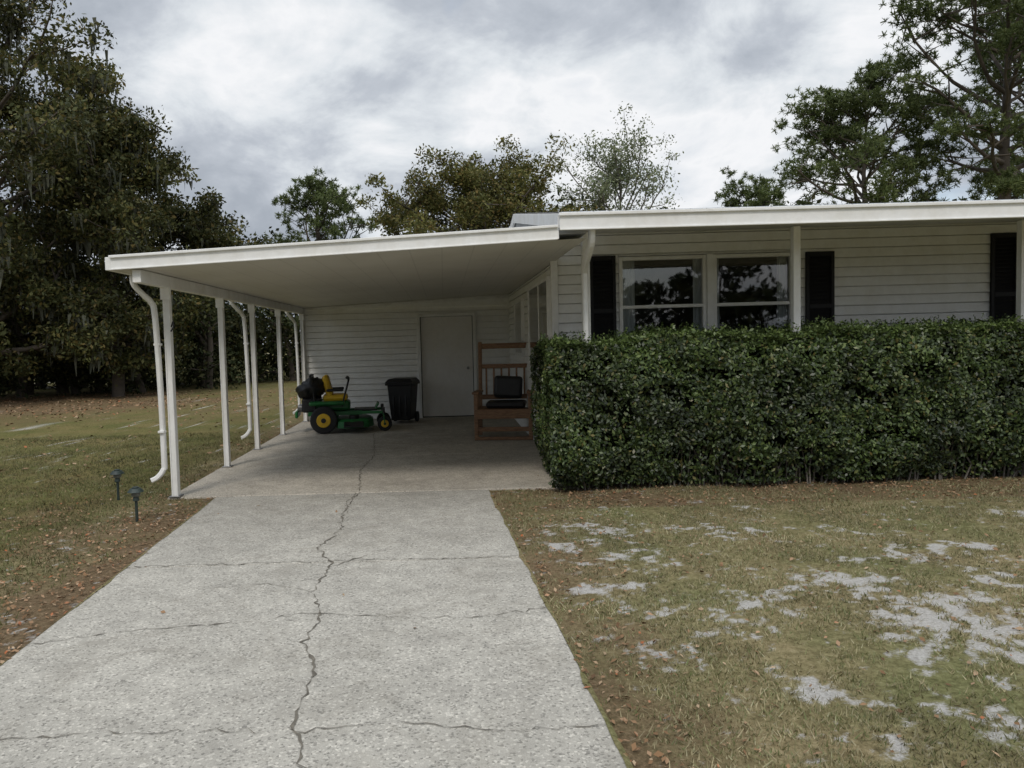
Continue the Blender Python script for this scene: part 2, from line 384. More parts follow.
# ------------------------------------------------------------------ house
H=empty('house')
def lap(name,ox,oy,dx,dy,length,z0,z1,nx_,ny_,mat,parent,e=.115,phase=0):
    V=[];F=[]; k0=math.floor((z0-phase)/e); z=phase+k0*e
    while z<z1-1e-6:
        a=max(z,z0); c=min(z+e,z1)
        g_=min(a+.011,c)
        b=len(V)
        for (zz,o) in((a,.004),(a,-.03),(g_,-.03),(g_,.022),(c,.004)):
            V.append((ox+nx_*o,oy+ny_*o,zz)); V.append((ox+dx*length+nx_*o,oy+dy*length+ny_*o,zz))
        for q in range(4): F.append((b+2*q,b+2*q+1,b+2*q+3,b+2*q+2))
        z+=e
    return pymesh(name,V,F,mat,parent)
WY=9.2; WX=1.35
OX0,OX1,OZ0,OZ1=2.12,4.22,1.2,2.5
lap('front_wall_siding',WX,WY,1,0,OX0-WX,0,2.8,0,-1,M_siding,H)
lap('front_wall_siding',OX1,WY,1,0,14-OX1,0,2.8,0,-1,M_siding,H)
lap('front_wall_siding',OX0,WY,1,0,OX1-OX0,0,OZ0,0,-1,M_siding,H)
lap('front_wall_siding',OX0,WY,1,0,OX1-OX0,OZ1,2.8,0,-1,M_siding,H)
lap('side_wall_siding',WX,WY,0,1,6.4,0,2.46,-1,0,M_siding,H)
box('corner_trim',(WX-.005,WY-.01,1.38),(.08,.08,2.76),M_white,H)
pymesh('rear_walls',[(14,WY,0),(14,15.5,0),(14,15.5,2.6),(14,WY,2.8),(WX,15.6,0),(WX,15.6,2.6)],[(0,1,2,3),(1,4,5,2)],M_siding,H)
ix0,ix1=OX0-.6,OX1+.6
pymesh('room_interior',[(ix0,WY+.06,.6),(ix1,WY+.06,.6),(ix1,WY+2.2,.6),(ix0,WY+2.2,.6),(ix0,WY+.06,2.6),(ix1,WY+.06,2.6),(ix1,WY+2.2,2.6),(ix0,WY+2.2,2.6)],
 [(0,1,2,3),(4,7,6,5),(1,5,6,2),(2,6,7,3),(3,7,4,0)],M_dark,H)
def frame(x0,x1,z0,z1,y,t=.045,dep=.07,mid=None):
    box('window_jamb',(x0+t/2,y,(z0+z1)/2),(t,dep,z1-z0),M_white,H)
    box('window_jamb',(x1-t/2,y,(z0+z1)/2),(t,dep,z1-z0),M_white,H)
    box('window_head',((x0+x1)/2,y,z1-t/2),(x1-x0-2*t,dep-.006,t),M_white,H)
    box('window_sill',((x0+x1)/2,y,z0+t/2),(x1-x0-2*t,dep-.006,t),M_white,H)
    if mid: box('window_rail',((x0+x1)/2,y,mid),(x1-x0-2*t,dep-.02,.04),M_white,H)
    pymesh('window_glass',[(x0+t,y+.01,z0+t),(x1-t,y+.01,z0+t),(x1-t,y+.01,z1-t),(x0+t,y+.01,z1-t)],[(0,1,2,3)],M_glass,H)
frame(OX0,3.17,OZ0,OZ1,WY-.005,mid=1.90)
frame(3.25,OX1,OZ0,OZ1,WY-.005,mid=1.90)
box('window_mullion',(3.21,WY-.012,(OZ0+OZ1)/2),(.075,.09,OZ1-OZ0+.02),M_white,H)
def curtain(x0,x1):
    V=[];F=[];n=30
    for i in range(n+1):
        x=x0+(x1-x0)*i/n; y=WY+.07+.015*math.sin(i*1.3)
        V+= [(x,y,OZ0),(x+.01*math.sin(i),y,OZ1+.02)]
    for i in range(n): F.append((2*i,2*i+1,2*i+3,2*i+2))
    pymesh('curtain',V,F,M_curtain,H,True)
curtain(2.14,2.34); curtain(3.04,3.37); curtain(4.06,4.22)
def shutter(x0,x1,z0,z1):
    y=WY-.035
    box('shutter_stile',(x0+.02,y,(z0+z1)/2),(.04,.035,z1-z0),M_black,H)
    box('shutter_stile',(x1-.02,y,(z0+z1)/2),(.04,.035,z1-z0),M_black,H)
    n=int((z1-z0)/.045); V=[];F=[]
    for i in range(n):
        z=z0+(i+.5)*(z1-z0)/n; b=len(V)
        V+= [(x0+.04,y-.012,z-.018),(x1-.04,y-.012,z-.018),(x1-.04,y+.01,z+.02),(x0+.04,y+.01,z+.02)]; F.append((b,b+1,b+2,b+3))
    pymesh('shutter_louvres',V,F,M_black,H)
    box('shutter_back',((x0+x1)/2,y+.014,(z0+z1)/2),(x1-x0-.07,.006,z1-z0-.01),M_black,H,0)
    for z in(z0+.03,(z0+z1)/2,z1-.03): box('shutter_rail',((x0+x1)/2,y-.002,z),(x1-x0-.08,.034,.06),M_black,H)
shutter(1.77,2.08,1.2,2.52); shutter(4.36,4.70,1.2,2.5); shutter(6.58,6.90,1.2,2.66)
frame(6.98,8.6,1.2,2.66,WY-.03,mid=1.95)
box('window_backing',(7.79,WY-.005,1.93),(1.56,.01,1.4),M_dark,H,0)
def sidewin(y0,y1,z0,z1,mids=()):
    x=WX-.03
    for z in(z0,z1): box('window_head',(x,(y0+y1)/2,z),(.06,y1-y0+.1,.05),M_white,H)
    for y in(y0,y1): box('window_jamb',(x-.003,y,(z0+z1)/2),(.06,.05,z1-z0-.05),M_white,H)
    for y in mids: box('window_mullion',(x-.003,y,(z0+z1)/2),(.045,.05,z1-z0-.05),M_white,H)
    box('window_rail',(x+.003,(y0+y1)/2,(z0+z1)/2),(.045,y1-y0-.05,.04),M_white,H)
    pymesh('window_glass',[(x-.020,y0,z0),(x-.020,y1,z0),(x-.020,y1,z1),(x-.020,y0,z1)],[(0,1,2,3)],M_glass,H)
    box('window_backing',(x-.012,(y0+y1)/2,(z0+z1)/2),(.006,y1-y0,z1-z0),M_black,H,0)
sidewin(9.45,11.6,1.15,2.3,(10.4,)); sidewin(12.6,13.8,1.3,2.2)
RZ0,RY0,RZ1,RY1=2.70,7.12,3.42,11.5
def corr(name,x0,x1,ya,za,yb,zb,mat,parent,p=.15,h=.018):
    V=[];F=[];n=int((x1-x0)/p*4)
    for i in range(n+1):
        x=x0+(x1-x0)*i/n; dz=h*(1 if i%4==0 else 0)
        V+= [(x,ya,za+dz),(x,yb,zb+dz)]
    for i in range(n): F.append((2*i,2*i+2,2*i+3,2*i+1))
    pymesh(name,V,F,mat,parent)
corr('roof_panel',1.12,14.4,RY0,RZ0,RY1,RZ1,M_galv,H); corr('roof_panel',1.12,14.4,RY1,RZ1,16.1,2.66,M_galv,H)
beam('roof_fascia',(1.10,7.10,2.625),(14.4,7.10,2.625),.03,.14,M_fascia,H)
beam('fascia_lip',(1.09,7.085,2.69),(14.4,7.085,2.69),.05,.028,M_fascia,H)
beam('fascia_drip',(1.10,7.09,2.553),(14.4,7.09,2.553),.035,.016,M_fascia,H)
beam('rake_fascia',(1.105,7.13,2.64),(1.105,11.5,3.36),.03,.13,M_fascia,H)
beam('rake_fascia',(1.105,11.5,3.36),(1.105,16.1,2.6),.03,.13,M_fascia,H)
pymesh('gable_end',[(1.14,7.12,2.56),(1.14,9.2,2.78),(1.14,9.25,2.56),(1.14,15.5,2.56),(1.14,16,2.62),(1.14,11.5,3.38),(1.14,7.12,2.68)],[(0,1,2,3,4,5,6)],M_galv,H)
pymesh('soffit',[(1.12,7.11,2.56),(14.4,7.11,2.56),(14.4,9.22,2.79),(1.12,9.22,2.79)],[(0,1,2,3)],M_soffit,H)
for x in(1.5,3.69,6.06,8.4,10.8,13.2):
    box('porch_post',(x,7.98,1.32),(.075,.075,2.64),M_white,H)
def downspout(P,parent,w=.075,d=.055):
    P=catmull(P,5); V=[];F=[]
    for i,p in enumerate(P):
        dd=(P[min(i+1,len(P)-1)]-P[max(i-1,0)]).normalized()
        s=Vector((0,1,0)); u=s.cross(dd).normalized(); s=dd.cross(u).normalized()
        for a,c in((-1,-.6),(-.6,-1),(.6,-1),(1,-.6),(1,.6),(.6,1),(-.6,1),(-1,.6)): V.append(p+s*a*w/2+u*c*d/2)
    for i in range(len(P)-1):
        for k in range(8): F.append((i*8+k,i*8+(k+1)%8,(i+1)*8+(k+1)%8,(i+1)*8+k))
    return pymesh('downspout',V,F,M_white,parent)
downspout([(1.42,7.2,2.56),(1.42,7.26,2.44),(1.44,7.6,2.33),(1.46,7.84,2.25),(1.47,7.88,2.1),(1.47,7.88,1.2),(1.47,7.88,.1)],H,.085,.06)

# ------------------------------------------------------------------ carport
C=empty('carport')
XL,XR=-3.06,1.36
def zc(x): return 2.29+(x+3.22)*(2.465-2.29)/4.34
V=[]
for z in(0,.05):
    V+= [(XL,7.13,zc(XL)+z),(XR,7.13,zc(XR)+z),(XR,18.4,zc(XR)+z),(XL,18.4,zc(XL)+z)]
o=pymesh('ceiling',V[:4],[(0,1,2,3)],M_ceil,C)
pymesh('roof_top',V[4:],[(0,1,2,3)],M_galv,C)
def fz(x,o): return zc(x)+o
beam('front_fascia',(XL,7.10,fz(XL,.065)),(1.09,7.10,fz(1.09,.065)),.03,.125,M_fascia,C)
beam('fascia_lip',(XL-.01,7.085,fz(XL,.12)),(1.08,7.085,fz(1.08,.12)),.05,.025,M_fascia,C)
beam('fascia_drip',(XL-.01,7.09,fz(XL,.004)),(1.08,7.09,fz(1.08,.004)),.035,.014,M_fascia,C)
beam('side_gutter',(XL-.03,7.1,fz(XL,.06)),(XL-.03,18.4,fz(XL,.06)),.06,.12,M_fascia,C)
beam('support_beam',(-2.85,7.14,zc(-2.85)-.065),(-2.85,15.45,zc(-2.85)-.065),.08,.12,M_white,C)
PY=[7.9,9.8,11.4,13.2,15.38]
for y in PY:
    zt=zc(-2.85)-.126
    box('post',(-2.85,y,zt/2),(.07,.07,zt),M_white,C,.004)
    for s in(-1,1): box('post_flange',(-2.85+s*.026,y-.039,zt/2),(.012,.01,zt-.01),M_white,C,.002)
    box('post_foot',(-2.85,y,.012),(.12,.12,.014),M_steel,C)
    box('post_bracket',(-2.85,y-.05,zt-.05),(.10,.008,.14),M_white,C)
tube('plant_hook',catmull([(-2.80,7.85,1.78),(-2.77,7.82,1.83),(-2.76,7.8,1.78),(-2.79,7.8,1.73)]),.008,M_blackpl,C)
for y in(7.9,11.4,15.3):
    downspout([(XL-.03,y-.25,2.29),(XL-.02,y-.25,2.2),(XL+.05,y-.2,2.10),(-2.97,y-.12,2.03),(-2.945,y-.1,1.9),(-2.94,y-.06,1.2),(-2.94,y-.05,.40),(-2.95,y-.06,.3),(-3.0,y-.09,.23),(-3.06,y-.12,.20)],C,.065,.05)
    for z in(.7,1.6): box('downspout_strap',(-2.94,y-.07,z),(.064,.08,.025),M_white,C)
lap('rear_wall_siding',-2.85,15.5,1,0,2.33,0.004,2.26,0,-1,M_siding,C,e=.12)
lap('rear_wall_siding',.64,15.5,1,0,WX-.64,0.004,2.26,0,-1,M_siding,C,e=.12)
lap('rear_wall_siding',-.52,15.5,1,0,1.16,2.1,2.26,0,-1,M_siding,C,e=.12)
pymesh('wall_header',[(-2.85,15.47,2.26),(WX,15.47,2.26),(WX,15.47,zc(WX)),(-2.85,15.47,zc(-2.85))],[(0,1,2,3)],M_siding,C)
beam('header_trim',(-2.85,15.455,zc(-2.85)-.03),(WX-.02,15.455,zc(WX)-.05),.02,.05,M_white,C)
box('storage_door',(.06,15.545,1.04),(1.04,.03,2.03),M_door,C,.003)
box('door_gap_shade',(.06,15.575,1.04),(1.14,.01,2.12),M_black,C,0)  # black panel behind the door, paints the gap around it as shadow
for x in(-.505,.625): box('door_jamb',(x,15.485,1.06),(.06,.10,2.12),M_white,C)
box('door_head',(.06,15.486,2.09),(1.07,.095,.06),M_white,C)
cyl('door_knob',(.48,15.50,1.0),.028,.07,M_steel,C,'Y')
lap('storage_side_siding',-2.85,15.5,0,1,2.8,0,2.28,-1,0,M_siding,C)
box('rear_corner_trim',(-2.85,15.49,1.13),(.06,.06,2.24),M_white,C)

# ------------------------------------------------------------------ hedge
def hedge():
    e=empty('hedge')
    r=np.random.default_rng(5)
    X0,X1,Y0,Y1,Z=1.04,13.5,7.55,8.75,1.49
    def outline(x,z):
        f=.17*(fbm(x*1.6,z*2.0,41,4)-.5)*2
        f+= .22*np.clip((.45-z)/.45,0,1)**1.5
        f+= .12*np.clip((z-1.30)/.2,0,1)**2
        f-= .05*np.clip(1-np.abs(z-.8)/.6,0,1)
        return f
    def topz(x): return Z+.03*(x-1)*.5+.07*(fbm(x*1.8,x*0+3,43,4)-.5)*2
    def scat(n,kind,xa=X0,xb=7.6):
        u=r.random(n);v=r.random(n)
        dep=r.random(n)**1.5*.2-.035
        if kind=='front':
            x=xa+(xb-xa)*u; z=.03+v*(topz(x)-.03); y=Y0+outline(x,z)+dep; nn=np.stack([0*x,-1+0*x,.25+0*x],-1)
        elif kind=='top':
            x=xa+(xb-xa)*u; y=Y0+.05+v*(Y1-Y0-.1); z=topz(x)-dep*.7-.05*np.abs(v-.5)**2+.03*r.normal(size=n)*(r.random(n)<.35); nn=np.stack([0*x,0*x,1+0*x],-1)
        elif kind=='end':
            y=Y0+.03+u*(Y1-Y0); z=.03+v*(Z-.03); x=X0+.06+outline(y,z)*.7+dep; nn=np.stack([-1+0*x,0*x,.2+0*x],-1)
        P=np.stack([x,y,z],-1); nn=nn+r.normal(0,.6,(n,3)); nn/=np.linalg.norm(nn,axis=1)[:,None]
        return P,nn
    def mk(name,P,nn,size,mat):
        n=len(P); a=r.normal(size=(n,3)); A=np.cross(a,nn); A/=np.linalg.norm(A,axis=1)[:,None]; B=np.cross(nn,A)
        s=size*(.6+.7*r.random(n))[:,None]
        npquads(name,np.stack([P-A*s,P+B*s*.52-A*s*.1,P+A*s,P-B*s*.52-A*s*.1],1),mat,e)
    P,n_=scat(82000,'front')
    hole=fbm(P[:,0]*5,P[:,2]*6,51,3); low=np.clip((.55-P[:,2])/.55,0,1)
    k=(hole>.37+.12*low)|((r.random(len(P))<.2))
    P,n_=P[k],n_[k]
    mk('front_leaves',P,n_,.024,M_hedge)
    P,n_=scat(12000,'end'); mk('end_leaves',P,n_,.024,M_hedge)
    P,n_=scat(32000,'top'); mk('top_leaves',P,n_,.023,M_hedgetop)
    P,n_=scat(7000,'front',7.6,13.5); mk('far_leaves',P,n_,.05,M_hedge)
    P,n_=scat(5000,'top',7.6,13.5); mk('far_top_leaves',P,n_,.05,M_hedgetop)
    n=1500; x=X0+(7.6-X0)*r.random(n); y=Y0+.05+(Y1-Y0-.1)*r.random(n)**1.3
    Q=[]
    for i in range(n):
        h=.03+.10*r.random()**2
        z0=float(topz(np.array([x[i]]))[0])
        for k in range(7):
            Q.append((x[i]+r.normal(0,.012),y[i]+r.normal(0,.012),z0+h*k/6))
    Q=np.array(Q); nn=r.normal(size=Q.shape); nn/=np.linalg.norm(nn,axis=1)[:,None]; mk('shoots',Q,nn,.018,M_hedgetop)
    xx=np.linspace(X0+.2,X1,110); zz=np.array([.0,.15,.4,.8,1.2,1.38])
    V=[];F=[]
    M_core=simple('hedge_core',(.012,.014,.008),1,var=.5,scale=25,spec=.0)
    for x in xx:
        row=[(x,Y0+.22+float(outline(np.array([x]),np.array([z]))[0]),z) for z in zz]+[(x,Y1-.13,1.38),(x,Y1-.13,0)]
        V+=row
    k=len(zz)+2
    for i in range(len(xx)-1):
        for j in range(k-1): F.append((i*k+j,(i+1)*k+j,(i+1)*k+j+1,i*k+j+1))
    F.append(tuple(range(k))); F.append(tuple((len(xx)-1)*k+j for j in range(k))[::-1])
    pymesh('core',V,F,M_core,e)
    V=[];F=[]
    for i in range(160):
        x0=1.15+6.5*r.random(); y0=Y0+.2+.12*r.random()
        tube_data([(x0,y0,-.02),(x0+r.normal(0,.03),y0-.03,.15),(x0+r.normal(0,.08),y0-.08,.4)],[.011,.009,.005],5,V,F)
    pymesh('stems',V,F,M_barkgrey,e,True)
hedge()

# ------------------------------------------------------------------ trees
def rnd_leaves(name,P,size,mat,parent,r,aspect=.5,flat=.0):
    n=len(P); nn=r.normal(size=(n,3)); nn[:,2]+=flat; nn/=np.linalg.norm(nn,axis=1)[:,None]
    a=r.normal(size=(n,3)); A=np.cross(a,nn); A/=np.linalg.norm(A,axis=1)[:,None]; B=np.cross(nn,A)
    s=size*(.5+r.random(n))[:,None]
    return npquads(name,np.stack([P-A*s,P+B*s*aspect,P+A*s,P-B*s*aspect],1),mat,parent)
def ball(r,n,s):
    d=r.normal(size=(n,3)); d/=np.linalg.norm(d,axis=1)[:,None]
    return d*(r.random(n)**.45)[:,None]*s
def tree(name,loc,Ht,R,base,seed,leafmat_,barkm,nl=14,sub=6,per=220,sig=.42,lsize=.075,style='round',moss=0,tr=.2,elev=(15,60)):
    r=np.random.default_rng(seed); e=empty(name,loc); V=[];F=[]; tips=[]
    k=9; tp=[]; w=np.cumsum(r.normal(0,.10*Ht/10,(k,2)),0); w-=w[0]
    th=Ht*(.93 if style=='pine' else .72)
    if style=='pine': w*=.5
    for i in range(k): tp.append(Vector((w[i,0],w[i,1],th*i/(k-1))))
    tube_data([tp[0]-Vector((0,0,.3))]+tp,[tr*1.4]+[tr*(1.15-1.05*i/(k-1)) for i in range(k)],8,V,F)
    def trunk(z):
        t=min(max(z/th,0),.999)*(k-1); i=int(t); return tp[i].lerp(tp[i+1],t-i)
    for i in range(nl):
        u=(i+r.random())/nl; z=(base+(1-base)*u)*th
        prof={'round':math.sqrt(max(.05,1-(1.75*u-.75)**2/1.25)),'pine':(1-.60*u)*(.6+.9*min(1,u*3))*.85,'vase':.55+.45*math.sin(u*3.0)}[style]
        L=R*prof*(.65+.5*r.random()); az=i*2.4+r.normal(0,.5)
        el=math.radians(elev[0]+(elev[1]-elev[0])*u+r.normal(0,8))
        p0=trunk(z); pts=[p0]; d=Vector((math.cos(az)*math.cos(el),math.sin(az)*math.cos(el),math.sin(el)))
        if style!='pine': L=min(L,(Ht*.97-z)/max(.25,math.sin(el)))
        n=5
        for j in range(n):
            d=(d+Vector(r.normal(0,.16,3))+Vector((0,0,.06 if style=='pine' else .0))).normalized()
            pts.append(pts[-1]+d*L/n)
        r0=tr*(.5-.32*u)*.8
        tube_data(pts,[r0*(1-.8*j/n)+.012 for j in range(n+1)],5,V,F)
        tips.append((pts[-1],1))
        for s in range(sub):
            t0=.5 if style=='pine' else .28
            t=t0+(1-t0)*(s+r.random())/sub; f=t*n; j=min(int(f),n-1); q0=pts[j].lerp(pts[j+1],f-j)
            dd=(Vector(r.normal(0,1,3))*Vector((1,1,.6))+Vector((0,0,.2))+d*.5).normalized()
            l=L*(.14+.25*r.random())+.2
            q1=q0+dd*l*.5+Vector(r.normal(0,.05,3)); q2=q1+(dd+Vector((0,0,.15))).normalized()*l*.5
            tube_data([q0,q1,q2],[r0*.35+.008,r0*.2+.007,.006],4,V,F)
            tips.append((q2,.9))
            if style!='pine': tips.append((q1,.5))
    tips.append((tp[-1]+Vector((0,0,.2)),1))
    pymesh('trunk_and_limbs',V,F,barkm,e,True)
    P=[]
    if style=='pine':
        Vn=[]
        for t,wt in tips:
            n=int(per*wt*(.6+.8*r.random())); nc=max(2,int(n/22))
            cc=np.array(t)+ball(r,nc,sig*1.25)*[1,1,.5]
            for c0 in cc:
                m_=22; d=r.normal(size=(m_,3)); d[:,2]+=.35; d/=np.linalg.norm(d,axis=1)[:,None]
                l=lsize*(1.5+1.3*r.random(m_))[:,None]; a=np.cross(d,r.normal(size=(m_,3))); a/=np.linalg.norm(a,axis=1)[:,None]
                wv=a*lsize*.2
                Vn.append(np.stack([c0-wv+d*0,c0+wv+d*0,c0+d*l+wv*.6,c0+d*l-wv*.6],1))
        npquads('needles',np.concatenate(Vn),leafmat_,e)
    else:
        for t,wt in tips:
            n=int(per*wt*(.5+r.random())); ss=sig*(1.1+.9*r.random())
            P.append(np.array(t)+ball(r,n,ss)*[1,1,.62]+r.normal(0,.05,(n,3)))
        rnd_leaves('leaves',np.concatenate(P),lsize,leafmat_,e,r)
    if moss:
        Vm=[]
        for t,wt in tips:
            if r.random()<moss:
                n=10; x=np.array(t)+r.normal(0,.15,(n,3)); l=(.15+.5*r.random(n)); wv=.03+.05*r.random(n); a=r.random(n)*6.28
                D=np.stack([np.cos(a)*wv,np.sin(a)*wv,0*a],-1); B=x-np.stack([r.normal(0,.06,n),r.normal(0,.06,n),l],-1)
                Vm.append(np.stack([x-D,x+D,B+D*.15,B-D*.15],1))
        npquads('hanging_moss',np.concatenate(Vm),M_moss,e)
    return e
tree('oak_tree',(-15.2,24,0),19.5,5.0,.08,101,M_oak,M_bark,44,8,150,.40,.07,'round',.3,.32)
tree('oak_tree',(-11.2,26,0),11.6,3.0,.06,102,M_oak,M_bark,32,8,150,.36,.07,'round',.25,.20)
tree('oak_tree',(-20,22,0),15,5.0,.10,103,M_oak,M_bark,24,7,120,.45,.09,'round',.2,.3)
tree('oak_tree',(-14.6,29,0),14.5,4.2,.05,104,M_brownoak,M_bark,26,7,140,.42,.085,'round',.2,.2)
tree('oak_tree',(-10.8,33,0),8.6,3.0,.08,110,M_oak,M_bark,22,7,130,.42,.085,'round',.2,.2)
tree('oak_tree',(1.0,30,0),9.0,4.0,.42,105,M_brownoak,M_bark,34,8,170,.31,.06,'round',0,.25,(8,50))
tree('pine_tree',(-6.1,38,0),8.9,3.1,.4,106,M_pine,M_bark,24,6,170,.42,.085,'pine',0,.18)
tree('slender_tree',(7.9,32,0),11.0,3.3,.40,107,M_thin,M_barkgrey,26,7,60,.34,.055,'vase',0,.14,(30,65))
tree('pine_tree',(19.4,35,0),12.4,4.5,.4,108,M_pine,M_bark,34,7,290,.50,.085,'pine',0,.25,(5,50))
tree('pine_tree',(23.4,32,0),19.0,5.3,.36,109,M_pine,M_bark,42,7,300,.52,.085,'pine',0,.3,(5,50))
tree('pine_tree',(29.0,37,0),17,4.8,.4,111,M_pine,M_bark,32,6,220,.5,.095,'pine',0,.3)
tree('pine_tree',(19.4,46,0),9.6,3.8,.4,112,M_pine,M_bark,22,6,200,.45,.1,'pine',0,.2)
def treeline(name,spots,seed,lsize,per,mat):
    r=np.random.default_rng(seed); e=empty(name); P=[];V=[];F=[]
    for (x,y,h,w) in spots:
        tube_data([(x,y,-.2),(x+r.normal(0,.2),y,h*.4),(x+r.normal(0,.4),y,h*.85)],[.16,.12,.03],6,V,F)
        nc=int(16+w*3)
        for c in range(nc):
            u=r.random(); zz=h*(.05+.95*u); rr=w*math.sqrt(max(.08,1-(1.6*u-.55)**2))
            a=r.random()*6.28; q=math.sqrt(r.random())
            cc=np.array([x+math.cos(a)*rr*q,y+math.sin(a)*rr*q,zz*.96]); s=.35+.5*r.random()
            n=int(per*s)
            P.append(cc+ball(r,n,s*1.9)*[1,1,.65])
            if r.random()<.35: tube_data([(x,y,zz*.75),tuple((np.array([x,y,zz*.8])+cc)/2),tuple(cc)],[.06,.04,.015],4,V,F)
    P=np.concatenate(P); P=P[P[:,2]>0]
    pymesh('trunks',V,F,M_bark,e,True); rnd_leaves('foliage',P,lsize,mat,e,r)
r_=np.random.default_rng(3)
sp=[]
for i in range(34): sp.append((-46+i*1.75+r_.normal(0,.6),38+r_.normal(0,2.5),5.6+2.4*r_.random(),2.4+r_.random()))
for i in range(18): sp.append((-34+i*1.6,34+r_.normal(0,.8),2.4+1.9*r_.random(),1.9))
treeline('tree_line',sp,31,.12,120,M_far)
sp=[]
for i in range(15): sp.append((-22.5+i*.95+r_.normal(0,.3),24.5+i*.42+r_.normal(0,.7),2.6+2.8*r_.random(),1.5+.5*r_.random()))
treeline('understorey_shrubs',sp,35,.08,200,M_far)
sp=[]
for i in range(20): sp.append((22+i*2.4+r_.normal(0,.6),46+r_.normal(0,3),7+3*r_.random(),2.8+r_.random()))
treeline('tree_line',sp,32,.18,45,M_far)
sp=[]
for i in range(24): sp.append((-34+i*3.0+r_.normal(0,.8),-30+r_.normal(0,3),4+5*r_.random(),3.2+r_.random()))
treeline('tree_line',sp,33,.30,50,M_far)

# ------------------------------------------------------------------ mower
mw=empty('riding_mower',(-1.78,13.7,.004),math.radians(6))
def wheel(n,c,r,w,hub):
    cyl(n+'_tyre',c,r,w,M_rubber,mw,'Y',bevel=.03)
    cyl(n+'_hub',(c[0],c[1]-.004,c[2]),r*.52,w+.012,hub,mw,'Y',bevel=.01)
    cyl(n+'_cap',(c[0],c[1]-.008,c[2]),r*.18,w+.03,M_blackpl,mw,'Y')
for s in(-1,1):
    wheel('rear_wheel',(-.40,s*.45,.235),.235,.22,M_yellow)
    wheel('caster_wheel',(.66,s*.38,.13),.13,.10,M_yellow)
    beam('caster_fork',(.66,s*.38+.075,.13),(.64,s*.38+.075,.32),.02,.05,M_green,mw)
    beam('caster_fork',(.66,s*.38-.075,.13),(.64,s*.38-.075,.32),.02,.05,M_green,mw)
    cyl('caster_pivot',(.64,s*.38,.36),.03,.12,M_blackpl,mw)
    beam('front_arm',(.64,s*.38,.335),(.25,s*.27,.33),.06,.05,M_green,mw)
    beam('frame_rail',(.27,s*.27,.33),(-.68,s*.27,.33),.06,.07,M_green,mw)
    box('fender',(-.34,s*.36,.52),(.62,.2,.07),M_green,mw,.03)
    tube('steering_lever',catmull([(-.08,s*.33,.45),(-.02,s*.34,.68),(.04,s*.33,.90),(.02,s*.22,.95),(.01,s*.08,.95)]),.015,M_blackpl,mw)
    cyl('lever_grip',(.015,s*.14,.95),.022,.16,M_blackpl,mw,'Y')
    tube('roll_bar_side',[(-.55,s*.3,.38),(-.57,s*.3,.75),(-.62,s*.3,1.0)],.022,M_blackpl,mw)
beam('roll_bar_top',(-.62,-.31,1.0),(-.62,.31,1.0),.045,.045,M_blackpl,mw)
V=[];F=[];pr=[(-.16,-.55),(-.22,-.2),(-.22,.2),(-.16,.55),(.1,.62),(.38,.5),(.47,.2),(.47,-.2),(.38,-.5),(.1,-.62)]
for z,k in((.09,1),(.20,.98),(.235,.86)): V+= [(.1+(x-.1)*k,y*k,z) for x,y in pr]
n=len(pr)
for l in range(2):
    for i in range(n): F.append((l*n+i,l*n+(i+1)%n,(l+1)*n+(i+1)%n,(l+1)*n+i))
F.append(tuple(range(2*n,3*n)))
pymesh('mower_deck',V,F,M_green,mw,bevel=.01)
for y in(-.36,0,.36): cyl('spindle_cover',(.12,y,.26),.085,.06,M_blackpl,mw)
box('discharge_chute',(.12,-.66,.16),(.34,.2,.03),M_blackpl,mw,.01,(.35,0,0))
box('foot_plate',(.33,0,.37),(.40,.5,.03),M_blackpl,mw,.01)
box('foot_plate_riser',(.53,0,.42),(.03,.46,.14),M_green,mw,.01,(0,.5,0))
box('body_pan',(-.25,0,.46),(.62,.54,.16),M_green,mw,.04)
box('engine_block',(-.62,0,.48),(.34,.42,.26),M_blackpl,mw,.04)
cyl('engine_shroud',(-.62,0,.64),.17,.14,M_blackpl,mw,bevel=.03)
box('muffler',(-.82,.05,.42),(.12,.36,.13),M_steel,mw,.04)
box('rear_bumper',(-.88,0,.33),(.05,.66,.12),M_green,mw,.02)
box('seat_cushion',(-.20,0,.60),(.44,.46,.12),M_yellow,mw,.05)
box('seat_back',(-.33,0,.80),(.12,.45,.42),M_yellow,mw,.055,(0,-.22,0))
for s in(-1,1): box('arm_rest',(-.2,s*.27,.74),(.3,.05,.05),M_blackpl,mw,.02)
import bmesh
bm=bmesh.new(); bmesh.ops.create_icosphere(bm,subdivisions=4,radius=1)
for v in bm.verts:
    c=v.co.copy(); k=1+.28*(float(vn(c.x*2+9,c.y*2+c.z*2,8))-.5)*2+.12*(float(vn(c.x*6+9,c.z*6+c.y*3,18))-.5)*2
    v.co=Vector((c.x*.27*k,c.y*.28*k,c.z*.20*k))
me=bpy.data.meshes.new('grass_bag'); bm.to_mesh(me); bm.free(); me.materials.append(M_blackpl)
ob=bpy.data.objects.new('grass_bag',me); link(ob,mw); ob.location=(-.60,-.05,.80); me.polygons.foreach_set('use_smooth',[True]*len(me.polygons))

